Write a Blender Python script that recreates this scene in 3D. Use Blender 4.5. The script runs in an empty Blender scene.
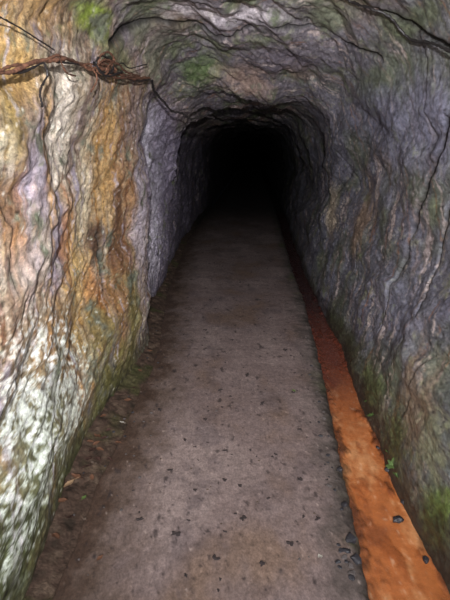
import bpy, math, random
import numpy as np
from mathutils import Vector, Matrix, Euler
random.seed(7); rng=np.random.RandomState(11)
scene=bpy.context.scene
try:
    scene.view_settings.view_transform='Standard'
except Exception: pass
F=560.0; CH=1.5; HY=150.0
# ---------------------------------------------------------------- noise
_perm=np.arange(256); rng.shuffle(_perm); _perm=np.concatenate([_perm,_perm,_perm])
_g=rng.normal(size=(256,3)); _g/=np.linalg.norm(_g,axis=1)[:,None]
def perlin(x,y,z):
    xi=np.floor(x).astype(int); yi=np.floor(y).astype(int); zi=np.floor(z).astype(int)
    xf=x-xi; yf=y-yi; zf=z-zi
    u=xf*xf*xf*(xf*(xf*6-15)+10); v=yf*yf*yf*(yf*(yf*6-15)+10); w=zf*zf*zf*(zf*(zf*6-15)+10)
    def gr(a,b,c):
        h=_perm[_perm[_perm[(xi+a)&255]+((yi+b)&255)]+((zi+c)&255)]
        g=_g[h]
        return g[...,0]*(xf-a)+g[...,1]*(yf-b)+g[...,2]*(zf-c)
    x00=gr(0,0,0)*(1-u)+gr(1,0,0)*u; x10=gr(0,1,0)*(1-u)+gr(1,1,0)*u
    x01=gr(0,0,1)*(1-u)+gr(1,0,1)*u; x11=gr(0,1,1)*(1-u)+gr(1,1,1)*u
    return ((x00*(1-v)+x10*v)*(1-w)+(x01*(1-v)+x11*v)*w)*1.6
def fbm(x,y,z,o=4,r=.5):
    s=0;a=1;t=0
    for i in range(o):
        s=s+a*perlin(x+i*17.3,y+i*7.1,z+i*3.7); t+=a; a*=r; x=x*2.03;y=y*2.03;z=z*2.03
    return s/t
_r=rng.rand(512,8)
def tri(u,v,k=0):
    i=np.floor(u).astype(int); j=np.floor(v).astype(int); fu=u-i; fv=v-j
    def h(a,b): return _r[_perm[_perm[(i+a+k*31)&255]+((j+b)&255)],k%8]
    h00=h(0,0);h11=h(1,1);h10=h(1,0);h01=h(0,1)
    return np.where(fu>fv,h00+(h10-h00)*fu+(h11-h10)*fv,h00+(h01-h00)*fv+(h11-h01)*fu)-.5
def ss(a,b,x):
    t=np.clip((x-a)/(b-a),0,1); return t*t*(3-2*t)
def lin(c):
    c=np.array(c,float)/255.; return np.where(c<=.04045,c/12.92,((c+.055)/1.055)**2.4)
# ---------------------------------------------------------------- tunnel section
def pl(pts):
    xs=[p[0] for p in pts]; ys=[p[1] for p in pts]
    return lambda y: np.interp(y,xs,ys)
xl=pl([(1,-.68),(1.9,-.685),(2.4,-.70),(2.8,-.705),(3.6,-.64),(4.1,-.585),(4.35,-.59),(4.8,-.70),(5.5,-.72),(6.2,-.70),(7.5,-.72),(9.3,-.70),(12,-.6),(46,1.2)])
lnL=pl([(1,-.05),(5.0,-.03),(5.7,.07),(6.2,.11),(7.4,.02),(9,-.03),(24,.0)])
xr=pl([(1,.82),(1.9,.82),(2.6,.81),(3.4,.84),(4.7,.925),(5.5,.95),(6.1,.97),(6.8,1.01),(7.5,1.05),(9,1.14),(12,1.35),(46,3.1)])
Hc=pl([(1,2.6),(3,2.45),(3.7,2.36),(4.3,2.30),(4.8,2.2),(5.3,2.10),(5.8,2.04),(6.2,2.03),(7.4,2.10),(9,2.12),(46,2.1)])
nL=pl([(1,6),(4,5),(5,4.0),(6,3.4),(24,3)])
nR=pl([(1,3.0),(4,2.9),(6,3.3),(24,3)])
lean=pl([(1,.30),(3,.30),(4.6,.26),(5.5,.22),(6.2,.22),(7.2,.24),(9,.18),(24,.1)])
zs=1.0
def XL(y,z): return xl(y)+lnL(y)*np.clip(z,0,1)
def XR(y,z): return xr(y)+lean(y)*np.clip(z,-.2,1.0)
def inside(x,y,z):
    H=Hc(y)
    if z>=H: return False
    if z<=zs: return XL(y,z)<x<XR(y,z)
    a=XL(y,1.0); b=XR(y,1.0); cx=(a+b)/2; w=(b-a)/2
    n=nL(y) if x<cx else nR(y)
    return (abs(x-cx)/w)**n+((z-zs)/(H-zs))**n<1
def ray(px,py):
    dx=(px-225)/F; dz=(HY-py)/F
    y=1.2
    while y<24:
        if not inside(dx*y,y,CH+dz*y) : break
        y+=.02
    return np.array([dx*y,y,CH+dz*y])
def P(px,py,Y): return Vector(((px-225)/F*Y,Y,CH+(HY-py)/F*Y))
def G(px,py,z=0.0):
    Y=(CH-z)*F/(py-HY); return ((px-225)/F*Y,Y)
# rings
ys=list(np.arange(1.15,7.5,.0115)); 
while ys[-1]<45: ys.append(ys[-1]+.0115*(1+(ys[-1]-7.5)*1.2))
ys=np.array(ys); NY=len(ys)
nWL,nA,nWR=240,370,210
T=nWL+nA+nWR
X=np.zeros((NY,T)); Z=np.zeros((NY,T)); Y=np.repeat(ys[:,None],T,1)
for i,y in enumerate(ys):
    z1=np.linspace(-.22,1.0,nWL,endpoint=False)
    x1=XL(y,z1)
    a=XL(y,1.0);b=XR(y,1.0);cx=(a+b)/2;w=(b-a)/2;H=Hc(y)
    th=np.linspace(0,math.pi,600)
    n=np.where(th<math.pi/2,nL(y),nR(y))
    ct=np.cos(th);st=np.sin(th)
    xx=cx-w*np.sign(ct)*np.abs(ct)**(2/n); zz=zs+(H-zs)*np.abs(st)**(2/n)
    s=np.concatenate([[0],np.cumsum(np.hypot(np.diff(xx),np.diff(zz)))])
    q=np.linspace(0,s[-1],nA)
    x2=np.interp(q,s,xx); z2=np.interp(q,s,zz)
    z3=np.linspace(1.0,-.3,nWR+1)[1:]; x3=XR(y,z3)
    X[i]=np.concatenate([x1,x2,x3]); Z[i]=np.concatenate([z1,z2,z3])
tx=np.gradient(X,axis=1); tz=np.gradient(Z,axis=1); L=np.hypot(tx,tz)+1e-9
S=np.cumsum(np.hypot(np.diff(X,axis=1,prepend=X[:,:1]),np.diff(Z,axis=1,prepend=Z[:,:1])),axis=1)
S=np.repeat(S[:int(NY*.5)].mean(0)[None],NY,0)
SR=S[:, -1:]-S
NX=-tz/L; NZ=tx/L
ker=np.ones(41)/41
for A in (NX,NZ):
    for i in range(NY):
        A[i]=np.convolve(np.pad(A[i],20,mode='edge'),ker,'valid')
idx=np.arange(T)[None,:]
wl=1-ss(nWL+60,nWL+130,idx)+0*Y
wr=ss(nWL+nA-170,nWL+nA-60,idx)+0*Y
wc=np.clip(1-wl-wr,0,1)
# ---- displacement : broken flat faces, longer along the tunnel than across
big=fbm(X*1.5,Y*.8,Z*1.5,2)
wp1=.12*perlin(Y*.8,S*1.3,S*0+2); wp2=.12*perlin(Y*.8+30,S*1.3,S*0+7)
wq=.06*perlin(Y*2.2,S*3.6,S*0+4)
fine=fbm(X*20,Y*9,Z*18,3,.6)
rough=fbm(X*50,Y*28,Z*50,3,.65)
patch=ss(-.15,.3,fbm(X*2+60,Y*1.2,Z*1.9,2))
def faces(a,b,k):
    u=a*1.0+wp1; v=b*2.2+wp2
    t1=tri(u+.35*v,v-.2*u,k)+.7*tri(u*1.3-.5*v+9,v*1.3+.3*u,k+1)
    u2=a*3.0+wp2+wq; v2=b*6+wp1
    t2=tri(u2+.4*v2,v2-.3*u2,k+2)+.8*tri(u2*1.2-.6*v2,v2*1.4+.4*u2+5,k+3)
    u3=a*7+wq*2; v3=b*15+wp1*2
    t3=tri(u3+.4*v3,v3-.3*u3,k+4)+.8*tri(u3*1.2-.6*v3,v3*1.3+.4*u3+5,k+5)
    u4=a*18+wq*2; v4=b*36
    t4=tri(u4+.4*v4,v4-.3*u4,k+6)+.8*tri(u4*1.2-.6*v4,v4*1.3+.4*u4+5,k+7)
    return t1,t2,t3,t4
su=(Y*.82+SR*.57); sv=(-Y*.57+SR*.82)
l1,l2,l3,l4=faces(Y+S*.2,S-Y*.1,0)
r1,r2,r3,r4=faces(Y*.9-SR*.5,SR+Y*.35,1)
c1,c2,c3,c4=faces(Y+.3*S,S-.25*Y,2)
def hair(t,w): return np.exp(-(t/w)**2)
pR=perlin(su*1.1+.2*wq,sv*.25,S*0+3)+.03*r2; mR=ss(.15,.35,perlin(su*.7,sv*.7+4,S*0+8))
pC=perlin(Y*.6+.4*S,S*1.3-.4*Y,S*0+5)+.10*c2; mC=ss(.1,.35,perlin(Y*.6,S*.9+4,S*0+18))
pLc=perlin(Y*1.0+.4*S,S*.9,S*0+15)+.12*l2; mL=ss(.15,.35,perlin(Y*.6,S*.9+4,S*0+28))
crR=hair(pR,.008)*mR; crC=hair(pC,.009)*mC; crL=hair(pLc,.008)*mL
dL=.055*big+.060*l1+.042*l2+.020*l3*(.6+.8*patch)+.012*l4+.003*fine*patch+.004*rough+.008*crL
dR=.07*big+.080*r1+.038*r2+.014*r3*(.3+.9*patch)+.008*r4+.002*fine*patch+.003*rough+.012*crR
dC=.10*big+.13*c1+.075*c2+.028*c3*(.6+.8*patch)+.013*c4+.003*fine+.004*rough+.010*crC
D=wl*dL+wr*dR+wc*dC
def crack(pts,wd=.016,dep=.06):
    global D
    q=[ray(*p) for p in pts]
    best=np.full(X.shape,9.)
    jx=.003*perlin(X*9,Y*9,Z*9)+.009*tri(Y*6,S*9,3)
    for a,b in zip(q[:-1],q[1:]):
        ab=b-a; l2_=(ab*ab).sum()
        t=np.clip(((X-a[0])*ab[0]+(Y-a[1])*ab[1]+(Z-a[2])*ab[2])/l2_,0,1)
        d=np.sqrt((X-a[0]-t*ab[0])**2+(Y-a[1]-t*ab[1])**2+(Z-a[2]-t*ab[2])**2)
        best=np.minimum(best,d)
    k=np.exp(-(np.abs(best+jx)/wd)**2)
    D=D+dep*k*.45
    return np.exp(-(np.abs(best+jx)/(wd*1.4))**4)
ck=0
ck=ck+crack([(449,120),(430,180),(412,230),(392,280),(376,330)],.018,.13)
ck=ck+crack([(449,200),(436,245),(427,285),(424,315)],.015,.10)
ck=ck+.7*crack([(335,140),(352,180),(358,240),(352,290)],.010,.04)
ck=ck+crack([(262,22),(300,30),(345,48),(378,60)],.020,.09)
ck=ck+crack([(108,44),(140,34),(180,30),(215,38),(250,30)],.022,.11)
ck=ck+.6*crack([(0,190),(10,230),(8,290)],.010,.04)
ck=ck+crack([(104,236),(108,262),(110,285)],.020,.10)
roofcr=crack([(352,0),(392,22),(420,40),(449,54)],.020,.10)
ck=np.clip(ck+roofcr,0,1)
D=D*(.45+.55*ss(-.05,.5,Z))
PX=X+NX*D; PZ=Z+NZ*D
PY=Y+.30*perlin(S*1.9,Y*.6,S*0+50)*ss(4.8,5.8,Y)+.14*tri(S*3.3,Y*.7,4)*ss(4.8,5.8,Y)
# ---------------------------------------------------------------- colours
C=np.zeros(X.shape+(3,))
def mixc(col,w):
    global C
    w=np.clip(w,0,1)[...,None]; C=C*(1-w)+lin(col)*w
n1=fbm(X*2.5+40,Y*1.6,Z*2.0,4); n2=fbm(X*7+80,Y*4.0,Z*5,5,.6); n3=fbm(X*3+11,Y*8,Z*1.9+31,5,.68)
n4=fbm(X*20+5,Y*12,Z*18,3,.65); vs=fbm(X*3,Y*11,Z*1.2+n2*.4,5,.7); vs2=fbm(X*3+70,Y*16,Z*1.6+n2*.5,4,.7)
n5=fbm(X*40,Y*26+9,Z*44,3,.8); st1=fbm(su*4,sv*1.0,X,4,.6)
C[:]=lin((172,150,122))
mixc((216,202,180),ss(-.10,.34,n2+.3*n5))
mixc((188,134,70),ss(-.02,.30,vs+.2*n5))
mixc((152,143,160),ss(.02,.34,n3+.2*n5))
mixc((112,74,46),ss(.10,.34,vs2+.3*l2))
mixc((98,92,66),ss(.2,.5,-n1+n4*.4)*.7)
CL=C.copy()
C[:]=lin((112,111,122))
mixc((140,138,152),ss(-.05,.4,n1+n5*.3+.2*r1))
mixc((98,104,82),ss(-.02,.33,fbm(X*1.7+9,Y*1.4,Z*1.7,4))*.85)
mixc((138,118,98),ss(.12,.42,n3)*.65)
mixc((86,83,98),ss(.04,.35,-st1+.3*n4)*.6)
mixc((174,172,176),ss(.15,.4,n2+.4*n5)*.5)
mixc((82,82,84),ss(.05,.4,-n2-.1*n5)*.6)
CR=C.copy()
C[:]=lin((116,109,115))
mixc((154,146,156),ss(-.02,.4,n2*.6+n5*.4+.2*c2))
mixc((94,102,72),ss(-.04,.30,n1+.2*n4)*.8)
mixc((126,100,84),ss(.06,.36,fbm(X*2,Y*1.4+77,Z*2,4))*.65)
mixc((70,66,70),ss(.0,.4,n3)*.7)
CC=C.copy()
C=CL*wl[...,None]+CR*wr[...,None]+CC*wc[...,None]
mixc((122,114,130),ss(3.7,4.7,Y+.9*vs+.3*n4)*wl)
def blob(px,py,rx,ry,col,s=1.,nz=None,jit=.9,mode=0):
    c=ray(px,py)
    a=ray(px-rx,py); b=ray(px+rx,py)
    u=ray(px,py-ry); v=ray(px,py+ry)
    r=np.maximum(np.maximum(np.abs(a-b),np.abs(u-v))/2,.10)
    r=np.minimum(r,2.0)
    d=((X-c[0])/r[0])**2+((Y-c[1])/r[1])**2+((Z-c[2])/r[2])**2
    w=np.exp(-d*.8)
    nn=n2 if nz is None else nz
    if mode==1:
        w=ss(-.06,.26,n5*1.1+n4*.6+.5*n2+.55*(w-.56))*ss(.05,.3,w)*s
    else:
        w=ss(.15,.95,w+jit*nn+.25*n5)*s
    mixc(col,w)
# left wall patches
blob(20,60,30,60,(188,150,86),.8,vs)
blob(60,130,22,80,(232,220,204),.9,vs)
blob(30,170,22,60,(164,154,172),.8,n3)
blob(45,150,8,70,(202,148,70),.7,vs)
blob(110,160,14,90,(190,148,86),.7,vs)
blob(128,190,12,110,(146,102,62),.75,vs2)
blob(92,200,8,70,(230,214,182),.85,vs)
blob(84,120,7,60,(102,84,84),.7,vs2)
blob(25,270,30,50,(186,170,164),.8,n3)
blob(60,255,16,50,(168,154,168),.8,n3)
blob(12,215,10,50,(178,120,58),.65,vs)
blob(85,290,16,60,(212,176,112),.8,vs)
blob(100,300,8,60,(168,104,52),.65,vs2)
blob(118,300,12,60,(142,102,60),.8,vs)
blob(70,240,7,50,(178,116,58),.6,vs2)
blob(120,230,6,60,(100,68,46),.8,vs2)
blob(20,120,6,50,(104,76,50),.7,vs2)
blob(132,120,10,40,(142,122,114),.8,n3)
blob(138,220,5,80,(186,174,178),.75,vs)
blob(112,385,22,50,(106,102,50),.9,n2)
blob(130,330,10,60,(120,112,62),.8,n2)
blob(100,330,14,30,(118,112,62),.7,n2)
blob(60,330,30,30,(152,122,84),.7,n2)
blob(6,330,8,50,(122,92,66),.7,vs)
blob(30,455,50,70,(124,126,92),.95,n2,jit=.5)
blob(10,545,40,60,(92,98,62),.95,n2,jit=.5)
blob(70,480,26,60,(86,92,50),.85,n2)
blob(38,400,40,44,(230,234,226),.85,mode=1)
blob(22,480,34,44,(220,226,212),.8,mode=1)
blob(68,400,18,46,(222,226,212),.7,mode=1)
blob(24,350,28,26,(232,228,218),.8,mode=1)
blob(6,130,8,60,(128,112,60),.65,vs)
blob(95,18,24,22,(114,130,46),.95,n2)
blob(50,8,30,14,(184,146,92),.8,n2)
blob(102,240,6,22,(60,32,22),.9,n2)
blob(8,205,8,30,(76,58,42),.6,n2)
blob(149,180,6,110,(244,242,250),1.,vs)
blob(156,150,5,90,(222,214,230),.9,vs)
blob(146,240,7,60,(212,202,216),.9,vs)
blob(168,160,12,80,(144,134,154),.8,vs)
blob(185,200,12,70,(108,100,116),.7)
# ceiling
blob(200,75,26,14,(90,110,62),.85,n2)
blob(120,55,26,18,(112,116,80),.75,n2)
blob(245,80,26,14,(162,136,122),.8,n2)
blob(235,16,70,9,(198,188,194),.85,n2)
blob(330,20,50,16,(112,118,94),.8,n2)
blob(400,30,50,26,(94,102,76),.85,n2)
blob(380,80,40,24,(102,110,90),.8,n2)
blob(290,60,50,18,(118,110,122),.7,n2)
blob(160,40,40,14,(108,102,98),.7,n2)
# right wall
blob(335,215,5,30,(218,200,176),1.,vs,jit=.4)
blob(362,225,6,50,(146,122,100),.8,vs)
blob(385,120,40,50,(120,120,140),.7,n2)
blob(430,120,30,60,(138,138,160),.7,n3)
blob(420,400,20,70,(128,110,88),.8,n3)
blob(400,300,20,50,(114,114,130),.7)
blob(372,390,16,36,(100,110,68),.85,n2)
blob(345,345,10,26,(112,112,86),.7,n2)
blob(442,520,20,44,(90,108,46),.9,n2)
blob(440,450,20,50,(122,122,98),.8,n4)
blob(395,440,16,40,(98,106,72),.85,n4)
mixc((68,72,40),ss(.26,.0,Z+.25*n2+.1*n5)*.75*(Y<5.2))
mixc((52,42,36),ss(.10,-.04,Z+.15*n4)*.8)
mixc((240,236,226),ss(.34,.54,n5)*.5*wl*(Y<4.4))
mixc((58,46,40),ss(.26,.46,-n5)*.7)
mixc((28,25,24),ck*.9)
mixc((38,32,31),hair(pC,.016)*mC*wc*.6+hair(pR,.015)*mR*wr*.7+hair(pLc,.014)*mL*wl*.5)
C*= (1+.5*np.clip(n4,-.5,.5)+.65*n5+.5*rough)[...,None]
C*= (1-.20*ss(6.5,9,Y))[...,None]  # painted shade: rock colour dimmed beyond the arch
C*= (1-.85*ss(10,17,Y))[...,None]  # deep tunnel darkness painted into the rock colour
C=np.clip(C,.0015,.85)

def grid_mesh(name,PX,PY,PZ,C,flip=False):
    ny,nt=PX.shape
    co=np.stack([PX,PY,PZ],-1).reshape(-1,3).astype(np.float32)
    i=np.arange(ny*nt).reshape(ny,nt)
    q=np.stack([i[:-1,:-1],i[:-1,1:],i[1:,1:],i[1:,:-1]],-1).reshape(-1,4)
    if flip: q=q[:,::-1]
    me=bpy.data.meshes.new(name)
    me.vertices.add(len(co)); me.vertices.foreach_set('co',co.ravel())
    me.loops.add(q.size); me.loops.foreach_set('vertex_index',q.ravel().astype(np.int32))
    me.polygons.add(len(q)); me.polygons.foreach_set('loop_start',np.arange(0,q.size,4,dtype=np.int32))
    me.update(calc_edges=True); me.validate()
    me.polygons.foreach_set('use_smooth',np.ones(len(q),bool))
    if C is not None:
        a=me.color_attributes.new('Col','FLOAT_COLOR','POINT')
        cc=np.concatenate([C.reshape(-1,3),np.ones((len(co),1))],1).astype(np.float32)
        a.data.foreach_set('color',cc.ravel())
    ob=bpy.data.objects.new(name,me); scene.collection.objects.link(ob)
    return ob
# ---------------------------------------------------------------- materials
def rock_mat(name,rough=.62,bump=.5,scale=60,spec=.4,var=.35,dist=.012,detail=6,ysc=1.0):
    m=bpy.data.materials.new(name); m.use_nodes=True; nt=m.node_tree; N=nt.nodes; Lk=nt.links
    b=N['Principled BSDF']
    at=N.new('ShaderNodeAttribute'); at.attribute_name='Col'
    tc=N.new('ShaderNodeTexCoord'); mp=N.new('ShaderNodeMapping'); mp.inputs['Scale'].default_value=(1,ysc,1)
    Lk.new(tc.outputs['Object'],mp.inputs['Vector'])
    no=N.new('ShaderNodeTexNoise'); no.inputs['Scale'].default_value=scale; no.inputs['Detail'].default_value=detail; no.inputs['Roughness'].default_value=.75
    Lk.new(mp.outputs[0],no.inputs['Vector'])
    mr=N.new('ShaderNodeMapRange'); mr.inputs[1].default_value=.3; mr.inputs[2].default_value=.7; mr.inputs[3].default_value=1-var; mr.inputs[4].default_value=1+var
    Lk.new(no.outputs['Fac'],mr.inputs[0])
    mx=N.new('ShaderNodeVectorMath'); mx.operation='SCALE'
    Lk.new(at.outputs['Color'],mx.inputs[0]); Lk.new(mr.outputs[0],mx.inputs['Scale'])
    Lk.new(mx.outputs[0],b.inputs['Base Color'])
    bp=N.new('ShaderNodeBump'); bp.inputs['Strength'].default_value=bump; bp.inputs['Distance'].default_value=dist
    n2_=N.new('ShaderNodeTexNoise'); n2_.inputs['Scale'].default_value=scale*.7; n2_.inputs['Detail'].default_value=8; n2_.inputs['Roughness'].default_value=.7
    Lk.new(mp.outputs[0],n2_.inputs['Vector']); Lk.new(n2_.outputs['Fac'],bp.inputs['Height'])
    Lk.new(bp.outputs[0],b.inputs['Normal'])
    mr2=N.new('ShaderNodeMapRange'); mr2.inputs[1].default_value=.35; mr2.inputs[2].default_value=.65; mr2.inputs[3].default_value=rough-.15; mr2.inputs[4].default_value=min(1,rough+.2)
    Lk.new(n2_.outputs['Fac'],mr2.inputs[0]); Lk.new(mr2.outputs[0],b.inputs['Roughness'])
    b.inputs['Specular IOR Level'].default_value=spec
    return m
def plain(name,col,rough=.8,spec=.3,var=.3,scale=40,bump=.3):
    m=bpy.data.materials.new(name); m.use_nodes=True; nt=m.node_tree; N=nt.nodes; Lk=nt.links
    b=N['Principled BSDF']; c=lin(col)
    tc=N.new('ShaderNodeTexCoord'); no=N.new('ShaderNodeTexNoise'); no.inputs['Scale'].default_value=scale; no.inputs['Detail'].default_value=5
    Lk.new(tc.outputs['Object'],no.inputs['Vector'])
    cr=N.new('ShaderNodeValToRGB'); cr.color_ramp.elements[0].position=.3; cr.color_ramp.elements[1].position=.7
    cr.color_ramp.elements[0].color=(*(c*(1-var)),1); cr.color_ramp.elements[1].color=(*np.clip(c*(1+var),0,1),1)
    Lk.new(no.outputs['Fac'],cr.inputs[0]); Lk.new(cr.outputs[0],b.inputs['Base Color'])
    bp=N.new('ShaderNodeBump'); bp.inputs['Strength'].default_value=bump; bp.inputs['Distance'].default_value=.004
    Lk.new(no.outputs['Fac'],bp.inputs['Height']); Lk.new(bp.outputs[0],b.inputs['Normal'])
    b.inputs['Roughness'].default_value=rough; b.inputs['Specular IOR Level'].default_value=spec
    return m
mw=rock_mat('rock_left',.6,.9,90,.35,.5,.012,8,.5); mr_=rock_mat('rock_right',.48,.9,80,.5,.46,.012,8,.5); mc=rock_mat('rock_roof',.5,.9,80,.5,.46,.012,8,.5)
def tag(o,label=None,cat=None,kind=None,group=None):
    if label:o['label']=label
    if cat:o['category']=cat
    if kind:o['kind']=kind
    if group:o['group']=group
    return o
a0=nWL+95; b0=nWL+nA-105
def part(name,s,e,m):
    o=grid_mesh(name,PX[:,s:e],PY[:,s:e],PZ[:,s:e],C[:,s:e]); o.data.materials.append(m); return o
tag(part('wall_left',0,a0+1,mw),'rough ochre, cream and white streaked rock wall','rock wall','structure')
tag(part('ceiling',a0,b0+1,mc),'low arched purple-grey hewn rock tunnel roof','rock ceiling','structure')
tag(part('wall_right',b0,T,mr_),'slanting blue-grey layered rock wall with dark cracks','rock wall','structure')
# ---------------------------------------------------------------- floor
pL_=pl([(1,-.58),(1.9,-.58),(2.6,-.56),(3.5,-.52),(4.2,-.50),(6,-.61),(9.3,-.61),(12,-.5),(46,1.3)])
pR_=pl([(1,.49),(1.91,.49),(2.6,.55),(3.82,.66),(5.5,.78),(7.3,.86),(9.3,.98),(12,1.15),(46,2.9)])
fy=list(np.arange(1.15,7,.012))
while fy[-1]<44.5: fy.append(fy[-1]+.012*(1+(fy[-1]-7)*1.2))
fy=np.array(fy)
def path_z(x,y):
    x=np.asarray(x,float); y=np.asarray(y,float)
    return .010*perlin(x*2,y*1.2,0*x+3)+.004*fbm(x*8,y*8,0*x+1,3)
U=np.linspace(0,1,170)
Yf=np.repeat(fy[:,None],len(U),1)
lft=pL_(fy)+.03*fbm(fy*2.2,fy*0+2,fy*0,3); rgt=pR_(fy)+.034*fbm(fy*6,fy*0+7,fy*0,5,.75)
Xf=lft[:,None]+(rgt-lft)[:,None]*U[None]
Zf=path_z(Xf,Yf)+.002*fbm(Xf*40,Yf*40,Xf*0,2)
er=(rgt[:,None]-Xf)
Zf-=.014*np.exp(-er/.014)+.014*ss(.12,0,er)*(fbm(Xf*14,Yf*14,Xf*0+9,4,.65)+.3)
SK=np.linspace(0,1,9)[1:]
Xs=rgt[:,None]+.02*SK[None]+.008*perlin(fy[:,None]*30,SK[None]*3+0*fy[:,None],0*fy[:,None]+SK[None]*0)
Zs=Zf[:,-1:]-.15*SK[None]
Xl_=lft[:,None]-.01+0*SK[None,:2]; Zl=Zf[:,:1]-np.array([[.1,.03]])
XX=np.concatenate([Xl_[:,:2],Xf,Xs],1); ZZ=np.concatenate([Zl,Zf,Zs],1); YY=np.repeat(fy[:,None],XX.shape[1],1)
C=np.zeros(XX.shape+(3,)); C[:]=lin((127,110,106))
q1=fbm(XX*2.2,YY*1.3,XX*0+4,4); q2=fbm(XX*9,YY*6,XX*0+8,4,.6); q3=fbm(XX*50,YY*26,XX*0,3,.8); q4=fbm(XX*4,YY*2.2,XX*0+14,5,.65)
mixc((144,127,122),ss(-.1,.35,q1+.3*q4)); mixc((104,90,88),ss(.0,.4,q2)*.6); mixc((120,97,80),ss(.0,.4,-q1+.4*q4)*.7); mixc((96,84,85),ss(.05,.35,q4)*.55)
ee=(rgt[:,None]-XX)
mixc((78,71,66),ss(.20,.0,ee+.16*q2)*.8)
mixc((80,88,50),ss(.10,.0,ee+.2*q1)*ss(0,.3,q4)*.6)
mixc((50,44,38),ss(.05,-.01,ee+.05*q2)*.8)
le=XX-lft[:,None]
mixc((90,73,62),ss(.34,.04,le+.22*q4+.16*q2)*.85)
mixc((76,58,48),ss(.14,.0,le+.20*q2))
mixc((178,160,150),ss(.38,.6,q3)*.5)
mixc((54,46,46),ss(.34,.56,-q3+.3*q2)*.75)
spk=fbm(XX*17,YY*8,XX*0+3,3,.7)
mixc((54,46,46),ss(.30,.42,spk)*.75)
C*=(1+.45*q3+.25*q2)[...,None]; C=np.clip(C,.004,.9)
C*= (1-.10*ss(3,6,YY))[...,None]  # light falloff painted into the walkway colour
C*= (1-.8*ss(8.5,15,YY))[...,None]  # far walkway colour darkened to stand in for lost light
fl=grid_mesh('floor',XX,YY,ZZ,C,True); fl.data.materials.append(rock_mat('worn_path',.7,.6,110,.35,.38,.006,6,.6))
tag(fl,'worn brown-mauve compacted walkway through the tunnel','floor','structure')
# soil bank
V=np.linspace(0,1,50)
bl=xl(fy)-.04
Xb=bl[:,None]+(lft+.03-bl)[:,None]*V[None]; Yb=np.repeat(fy[:,None],50,1)
tt=(lft[:,None]+.03-Xb)
Zb=-.016+.30*np.clip(tt,0,.5)+.020*fbm(Xb*7,Yb*7,Xb*0,4,.6)*ss(0,.1,tt)+.008*fbm(Xb*28,Yb*28,Xb*0,3)
C=np.zeros(Xb.shape+(3,)); C[:]=lin((78,61,51))
g1=fbm(Xb*14,Yb*14,Xb*0+2,3); g2=fbm(Xb*4,Yb*3,Xb*0+2,3)
mixc((98,81,68),ss(0,.35,g1)); mixc((48,40,32),ss(.05,.4,-g1)*.8); mixc((72,76,40),ss(0,.3,g2)*.6)
C*=(1+.5*fbm(Xb*60,Yb*60,Xb*0,2))[...,None]; C=np.clip(C,.004,.9)
C*= (1-.85*ss(8,13,Yb))[...,None]  # soil colour fades with depth, painted as tunnel darkness
selb=fy<15
sb=grid_mesh('soil_bank',Xb[selb],Yb[selb],Zb[selb],C[selb],True); sb.data.materials.append(rock_mat('dark_soil',.85,.8,110,.25,.4,.01))
tag(sb,'dark crumbly soil and grit along the base of the ochre rock wall','soil','stuff')
def soil_z(x,y):
    t=np.clip(float(np.interp(y,fy,lft))+.03-x,0,.5)
    return -.016+.30*t+.006
# channel bed + water
bx0=rgt-.02; bx1=xr(fy)+.16
Xc=bx0[:,None]+(bx1-bx0)[:,None]*np.linspace(0,1,40)[None]; Yc=np.repeat(fy[:,None],40,1)
fr=np.linspace(0,1,40)[None]+0*Xc
Zc=-.125+.03*fbm(Xc*6,Yc*4,Xc*0,4,.6)+.05*ss(.35,1,fr)
C=np.zeros(Xc.shape+(3,)); C[:]=lin((150,84,44)); C*=.6
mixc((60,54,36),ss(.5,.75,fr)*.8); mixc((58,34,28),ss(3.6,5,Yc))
C*= (1-.75*ss(8,12,Yc))[...,None]  # painted darkness: bed colour dimmed towards the far tunnel
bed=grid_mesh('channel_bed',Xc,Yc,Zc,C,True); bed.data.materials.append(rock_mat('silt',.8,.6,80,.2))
tag(bed,'rust-stained silt bed of the drainage channel','drainage channel','structure')
WZ=-.066
wx0=rgt-.01; wx1=xr(fy)+.02
Xw=wx0[:,None]+(wx1-wx0)[:,None]*np.linspace(0,1,80)[None]; Yw=np.repeat(fy[:,None],80,1)
w1=fbm(Xw*5,Yw*2.4,Xw*0+3,4,.5); w2=fbm(Xw*26,Yw*14,Xw*0+3,4,.65); w3=fbm(Xw*9,Yw*4,Xw*0+30,4,.6)
fw=np.linspace(0,1,80)[None]+0*Xw
edge=ss(.24,.03,fw+.5*w3)+ss(.78,1.0,fw+.5*w3)
Zw=WZ+.004*ss(.05,.4,w3)+.0004*fbm(Xw*30,Yw*20,Xw*0,2)+.016*edge*(.6+w2)
C=np.zeros(Xw.shape+(3,)); C[:]=lin((190,112,62))
mixc((212,148,98),ss(0,.4,w1+.3*w2)); mixc((152,82,42),ss(.0,.3,w3)*.7); mixc((126,70,42),ss(.0,.32,-w1+.3*w2)*.7); mixc((226,182,146),ss(.24,.42,w2)*.4)
mixc((92,55,38),edge*.85); mixc((64,60,36),edge*ss(0,.3,w1+.3*w2)*.5)
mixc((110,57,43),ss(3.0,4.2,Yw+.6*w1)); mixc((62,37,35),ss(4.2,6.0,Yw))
C*=(1+.3*w2)[...,None]
C=np.clip(C,.003,.9)
sel=fy<14
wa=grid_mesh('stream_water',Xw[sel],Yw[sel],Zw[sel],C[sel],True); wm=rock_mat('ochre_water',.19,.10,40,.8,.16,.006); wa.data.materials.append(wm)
tag(wa,'shallow opaque rust-orange mine water running in a narrow channel','water','stuff')
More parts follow.
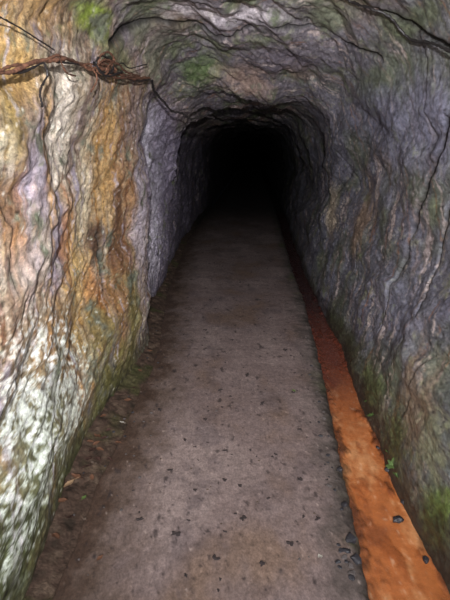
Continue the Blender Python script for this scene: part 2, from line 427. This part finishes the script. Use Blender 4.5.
# end wall
ex=np.linspace(0,4.2,30); ez=np.linspace(-.3,2.8,30); EX,EZ=np.meshgrid(ex,ez,indexing='ij')
EC=np.zeros(EX.shape+(3,)); EC[:]=.0015  # near-black colour stands in for the unlit tunnel end
ew=grid_mesh('wall_back',EX,44.9+.05*fbm(EX*2,EX*0,EZ*2,3),EZ,EC); ew.data.materials.append(rock_mat('rock_end',.95,.3,20,.0))
tag(ew,'rock face with darkness painted in, closing the far end of the tunnel','rock wall','structure')
# ---------------------------------------------------------------- small things
def ico(seed,amp=.35,flat=.6,sub=2):
    import bmesh
    bm=bmesh.new(); bmesh.ops.create_icosphere(bm,subdivisions=sub,radius=.5)
    r=np.random.RandomState(seed); s=r.rand(3)*50
    for v in bm.verts:
        c=np.array(v.co); d=float(perlin(np.array([c[0]*2.3+s[0]]),np.array([c[1]*2.3+s[1]]),np.array([c[2]*2.3+s[2]]))[0])
        f=1+amp*d*1.6
        v.co=Vector((c[0]*f,c[1]*f*(.75),c[2]*f*flat))
        if v.co.z>.5*flat*.7: v.co.z=.5*flat*.7+ (v.co.z-.5*flat*.7)*.3
    me=bpy.data.meshes.new('stone'); bm.to_mesh(me); bm.free(); return me
st_m=[ico(i) for i in range(5)]
cl_m=[ico(20+i,.95,.42,3) for i in range(5)]
m_st=[plain('stone_grey',(84,77,75)),plain('stone_brown',(84,70,60)),plain('stone_dark',(44,42,46),.5,.5)]
m_cl=plain('dark_clump',(60,51,50),.7,.4,.5,60,.8)
def put(me,name,x,y,z,s,mat,label,cat,group,tilt=.25):
    o=bpy.data.objects.new(name,me)
    o.location=(x,y,z); o.scale=(s,s,s)
    o.rotation_euler=(random.uniform(-tilt,tilt),random.uniform(-tilt,tilt),random.uniform(0,6.28))
    scene.collection.objects.link(o); return tag(o,label,cat,None,group)
for me in cl_m: me.materials.append(m_cl)
spots=[(155,361),(225,450),(240,486),(262,404),(186,577),(291,546),(176,535),(205,420),(150,385),(268,500),(300,430),(258,300),(232,340),(210,300),(330,452),(293,392),(243,520),(262,566),(140,520),(318,520),(215,560),(170,470),(195,490),(276,455),(250,450),(225,480),(205,330),(285,350),(247,375),(220,390),(240,282),(228,310),(300,480),(185,440),(160,410)]
for k in range(75): spots.append((random.uniform(120,340),random.choice([random.uniform(255,420),random.uniform(300,595)])))
for k,(px,py) in enumerate(spots):
    x,y=G(px,py)
    if not (float(pL_(y))+.05<x<float(pR_(y))-.05): continue
    s=random.uniform(.008,.014) if k>34 else random.uniform(.014,.025)
    s*=1+.22*max(0,y-2.5)
    put(cl_m[k%5],'debris_clump',x,y,float(path_z(x,y))+s*.04,s,m_cl,'small crumpled dark debris clump on the walkway','debris','dark debris scattered on the walkway',.1)
sm=[]
for i in range(5):
    row=[]
    for m in m_st:
        c=st_m[i].copy(); c.materials.append(m); row.append(c)
    sm.append(row)
for k in range(34):
    y=random.uniform(1.95,4.6); x=float(np.interp(y,fy,rgt))-abs(random.gauss(0,.03))-.04
    s=random.uniform(.010,.028); put(sm[k%5][2 if k%3 else 0],'stone',x,y,float(path_z(x,y))+s*.10-.004,s,None,'small dark stone on the crumbling walkway edge','stone','stones along the channel edge')
for (px,py,s) in [(356,540,.05),(352,552,.035),(362,560,.04),(349,505,.03),(344,470,.03)]:
    x,y=G(px,py); put(sm[1][2],'stone',x-.02,y,.003,s,None,'black wet stone on the walkway edge beside the channel','stone','stones along the channel edge')
for k in range(50):
    y=random.choice([random.uniform(1.95,3.2),random.uniform(1.95,5.2)]); l=float(np.interp(y,fy,lft))
    x=l+random.uniform(-.08,.14) if random.random()<.8 else l+random.uniform(.0,.3)
    z=soil_z(x,y) if x<l else float(path_z(x,y))
    s=random.uniform(.006,.018); put(sm[k%5][k%3],'stone',x,y,z+s*.05,s,None,'small angular stone among soil at the wall foot','stone','stones at the foot of the ochre wall')
for k in range(50):
    y=random.uniform(2.0,6.0); x=random.uniform(float(pL_(y))+.1,float(pR_(y))-.08)
    s=random.uniform(.006,.012); put(sm[k%5][k%2],'pebble',x,y,float(path_z(x,y))+s*.12,s,None,'tiny pebble lying on the walkway','pebble','pebbles on the walkway')
for (px,py,s) in [(398,520,.05),(388,470,.035),(404,502,.03),(426,560,.03),(378,448,.025)]:
    x,y=G(px,py,WZ+.01); put(sm[2][2],'stone',x,y,WZ+.012,s,None,'dark stone poking out of the orange water','stone','stones in the orange water')
# leaves
def leaf_mesh(seed,L=1.,W=.55):
    vs_=[];fs=[]; n=10; m=6
    for i in range(n+1):
        t=i/n; w=W*math.sin(math.pi*min(1,t**.8))*(.5) *(1+.12*math.sin(t*30+seed))+.012
        for j in range(m+1):
            u=j/m*2-1
            vs_.append(((t-.5)*L, u*w, .10*abs(u)*W+ .12*math.sin(t*3+seed)*(.6)+.03*math.sin(u*5+t*9+seed)))
    for i in range(n):
        for j in range(m):
            a=i*(m+1)+j; fs.append((a,a+1,a+m+2,a+m+1))
    b=len(vs_)
    for t in (0,1):
        for (dy,dz) in ((.012,0),(-.012,0),(0,.02)):
            vs_.append((-.5*L-t*.3, dy+t*.06, dz+.12*math.sin(seed)*.6+.01*t))
    for k in range(3): fs.append((b+k,b+(k+1)%3,b+3+(k+1)%3,b+3+k))
    me=bpy.data.meshes.new('leaf'); me.from_pydata(vs_,[],fs); me.update()
    for p in me.polygons:p.use_smooth=True
    return me
lm=[('brown dry',(98,66,48)),('pale tan',(160,130,100)),('dark brown',(66,45,38)),('green',(80,98,50)),('pale grey-white',(176,170,160))]
lmats=[plain('leaf_'+n.replace(' ','_').replace('-','_'),c,.7,.4,.3,60) for n,c in lm]
lms=[[None]*5 for _ in range(4)]
for i in range(4):
    base=leaf_mesh(i*1.7+1)
    for j in range(5):
        c=base.copy(); c.materials.append(lmats[j]); lms[i][j]=c
def leaf(px,py,s,c):
    x,y=G(px,py)
    l=float(np.interp(y,fy,lft)); z=soil_z(x,y) if x<l else float(path_z(x,y))
    if x<l: x,y=G(px,py,z)
    put(lms[random.randrange(4)][c],'leaf',x,y,z+.10*s+.008,s,None,lm[c][0]+' fallen leaf lying on the ground','leaf','fallen leaves on the tunnel floor',.25)
for (px,py,s,c) in [(68,487,.065,1),(76,479,.05,0),(92,452,.055,2),(97,438,.05,0),(86,470,.045,2),(103,418,.04,0),(128,402,.045,0),(122,424,.03,4),(108,432,.04,2),(62,503,.045,0),(70,520,.04,2),(56,540,.045,0),(92,480,.035,0),(118,445,.035,0),(134,390,.035,2),(140,372,.035,0),(150,352,.035,0),(112,398,.035,3),(110,462,.035,2),(84,500,.03,3),(320,561,.03,4),(100,560,.03,0),(294,392,.025,3),(84,430,.045,2),(152,386,.03,2),(96,446,.04,0),(88,461,.045,2),(100,452,.04,0),(104,440,.04,2),(90,444,.035,0),(98,462,.04,2)]:
    leaf(px,py,s,c)
def fern_mesh(seed):
    r=random.Random(seed); vs_=[];fs=[]
    def quad(a,b,c,d):
        n=len(vs_); vs_.extend([a,b,c,d]); fs.append((n,n+1,n+2,n+3))
    for k in range(7):
        az=k/7*6.28+r.uniform(-.3,.3); ln=r.uniform(.6,1.); up=r.uniform(.5,1.1)
        pts=[]
        for i in range(8):
            t=i/7; rad=ln*t*.8; z=up*ln*(t-.55*t*t)
            pts.append(Vector((math.cos(az)*rad,math.sin(az)*rad,z)))
        side=Vector((-math.sin(az),math.cos(az),0))
        for i in range(7):
            a,b=pts[i],pts[i+1]; quad(a-side*.015,b-side*.015,b+side*.015,a+side*.015)
            if i>0:
                w=.26*(1-i/8)+.05
                for sgn in (1,-1):
                    tip=a+side*sgn*w+(b-a)*.7+Vector((0,0,-.04)); mid_=a+side*sgn*w*.5
                    quad(a,mid_+(a-b)*.35,tip,mid_+(b-a)*.75)
    me=bpy.data.meshes.new('fern'); me.from_pydata([tuple(v) for v in vs_],[],fs); me.update(); return me
m_fern=plain('fern_green',(78,100,52),.6,.3,.3,30)
fm=[fern_mesh(i) for i in range(3)]
for f in fm: f.materials.append(m_fern)
def wall_x(Y,z):
    i=int(np.argmin(abs(ys-Y))); j=nWL+nA+int(np.argmin(abs(PZ[i,nWL+nA:]-z))); return PX[i,j]
for k,(px,py,s) in enumerate([(369,414,.035),(392,464,.045),(390,474,.03),(383,450,.02),(366,400,.02)]):
    z=.0; Yy=(CH-z)*F/(py-HY); x=wall_x(Yy,z)
    o=put(fm[k%3],'fern',x-.006,Yy,z-.01,s,None,'tiny green fern growing from the rock above the orange water','fern','ferns at the channel side',.1)
    o.rotation_euler=(0,-.5,k*1.3)
# ---------------------------------------------------------------- cables
def tube(name,pts,rad,mat,label,cat,twist=0,wob=.0,parent=None):
    cu=bpy.data.curves.new(name,'CURVE'); cu.dimensions='3D'; cu.bevel_depth=rad; cu.bevel_resolution=3
    P_=[Vector(p) for p in pts]; out=[]
    for i in range(len(P_)-1):
        p0=P_[max(i-1,0)];p1=P_[i];p2=P_[i+1];p3=P_[min(i+2,len(P_)-1)]
        for k in range(10):
            t=k/10; out.append(.5*((2*p1)+(p2-p0)*t+(2*p0-5*p1+4*p2-p3)*t*t+(3*p1-p0-3*p2+p3)*t**3))
    out.append(P_[-1])
    sp=cu.splines.new('POLY'); sp.points.add(len(out)-1)
    for i,p in enumerate(out):
        w=Vector((0,0,0))
        if twist:
            a=i*.30+twist; w=Vector((math.cos(a)*.003,math.cos(a)*.008,math.sin(a)*.006+.004*math.sin(i*.13+twist*3)))
        n=wob
        p=p+w+Vector((random.uniform(-n,n),random.uniform(-n,n),random.uniform(-n,n)))
        sp.points[i].co=(*p,1); sp.points[i].radius=1+random.uniform(-.3,.3)
    cu.materials.append(mat)
    o=bpy.data.objects.new(name,cu); scene.collection.objects.link(o)
    dg=bpy.context.evaluated_depsgraph_get(); dg.update()
    me=bpy.data.meshes.new_from_object(o.evaluated_get(dg)); 
    bpy.data.objects.remove(o); o2=bpy.data.objects.new(name,me); scene.collection.objects.link(o2)
    for p in me.polygons:p.use_smooth=True
    if parent: o2.parent=parent
    else: tag(o2,label,cat)
    return o2
def wl_pt(px,py,off=.05,j0=0,j1=None):
    dx=(px-225)/F; dz=(HY-py)/F; y=1.3; j1=j1 or nWL+160
    while y<9:
        z=CH+dz*y; i=int(np.argmin(abs(ys-y))); 
        j=int(np.argmin(abs(PZ[i,:j1]-z)))
        if dx*y<PX[i,j]+off: break
        y+=.01
    return Vector((dx*y,y,CH+dz*y))
m_cab=plain('rusty_cable',(98,66,50),.7,.4,.5,70,.8); m_blk=plain('black_wire',(34,30,30),.5,.5,.3,60)
A=[(-14,73),(0,70),(22,67),(45,61),(62,60),(80,64),(100,68),(118,73),(134,79),(150,79)]
ca=bpy.data.objects.new('cable_bundle',None); scene.collection.objects.link(ca)
pts=[wl_pt(*p,off=.08) for p in A]
tag(ca,'old rusty tangled cable bundle strung along the ochre rock wall','cable')
for t,(r,off) in enumerate([(.0082,0),(.0056,.007),(.0050,-.008)]):
    tube('strand',[p+Vector((0,0,off)) for p in pts],r,m_cab if t in(0,1) else m_blk,None,None,twist=1+t*2.1,wob=.002,parent=ca)
for B,r,m in [([(84,66),(92,70),(104,60),(118,64),(126,72),(140,76)],.0052,m_cab),
    ([(98,70),(100,57),(108,52),(114,60),(106,70),(118,78),(134,76)],.0060,m_cab),
    ([(94,62),(102,72),(112,72),(112,62),(102,56),(96,64),(106,76),(122,72)],.0052,m_blk),
    ([(44,62),(47,76),(40,90),(42,106)],.0046,m_blk),
    ([(90,64),(97,78),(91,92)],.0040,m_cab),([(94,64),(104,74),(114,68),(122,63),(130,68),(147,64)],.0034,m_blk),
    ([(100,64),(108,66),(106,74),(98,72),(98,64),(108,62),(116,70)],.0060,m_cab),([(60,60),(66,72),(76,76)],.0036,m_cab),
    ]:
    tube('loose_end',[wl_pt(*p,off=.09) for p in B],r,m,None,None,wob=.002,parent=ca)
tube('wire',[wl_pt(*p,off=.05) for p in [(-8,12),(0,17),(20,28),(42,42),(54,50)]],.003,m_blk,'thin black wire slanting down to the rusty cable','wire',wob=.001)
def surf(px,py,off,lo=0):
    dx=(px-225)/F; dz=(HY-py)/F
    y=1.4
    while y<8:
        i=int(np.argmin(abs(ys-y))); px_=PX[i,lo:];pz_=PZ[i,lo:]
        x=dx*y; z=CH+dz*y
        j=int(np.argmin((px_-x)**2+(pz_-z)**2)); k=lo+j
        sd=(PX[i,k]-x)*NX[i,k]+(PZ[i,k]-z)*NZ[i,k]
        if sd<off: break
        y+=.01
    return Vector((x,y,z))
e_=pts[-1]
W=[e_+Vector((.01,.03,-.01)),P(155,92,4.1),P(163,101,4.25),P(172,111,4.4),P(182,113,4.5),P(191,119,4.6),P(202,116,4.7),P(214,118,4.8)]
tube('wire',W,.0085,m_blk,'black wire sagging under the tunnel roof','wire',wob=.004)
R=[surf(px,py,.03,nWL) for px,py in [(338,-6),(352,2),(372,9),(390,17),(400,30),(412,40),(432,43),(449,51),(462,56)]]
tube('cable',R,.0075,m_blk,'thin black cable running across the rock roof','cable',wob=.003)

# ---------------------------------------------------------------- lights / camera
def look(o,t): o.rotation_euler=(Vector(t)-o.location).to_track_quat('-Z','Y').to_euler()
sp=bpy.data.lights.new('flash','SPOT'); sp.energy=1120; sp.spot_size=math.radians(80); sp.spot_blend=1; sp.shadow_soft_size=.03; sp.color=(.99,.98,.99)
so=bpy.data.objects.new('camera_flash',sp); so.location=(.05,-.7,1.76); scene.collection.objects.link(so); look(so,(.05,5,1.36))
ar=bpy.data.lights.new('daylight','AREA'); ar.shape='RECTANGLE'; ar.size=1.6; ar.size_y=1.8; ar.energy=105; ar.color=(.88,.93,1)
ao=bpy.data.objects.new('entrance_daylight',ar); ao.location=(.1,-1.4,1.6); scene.collection.objects.link(ao); look(ao,(.1,5,1.2))
w=bpy.data.worlds.new('w'); scene.world=w; w.use_nodes=True; w.node_tree.nodes['Background'].inputs[0].default_value=(.5,.6,.8,1); w.node_tree.nodes['Background'].inputs[1].default_value=.02
cd=bpy.data.cameras.new('cam'); cam=bpy.data.objects.new('camera',cd); scene.collection.objects.link(cam)
cam.location=(0,0,CH); cam.rotation_euler=(math.pi/2,0,0)
cd.sensor_fit='VERTICAL'; cd.sensor_height=36; cd.lens=36*F/600; cd.shift_y=-(300-HY)/600
cd.clip_start=.05
scene.camera=cam
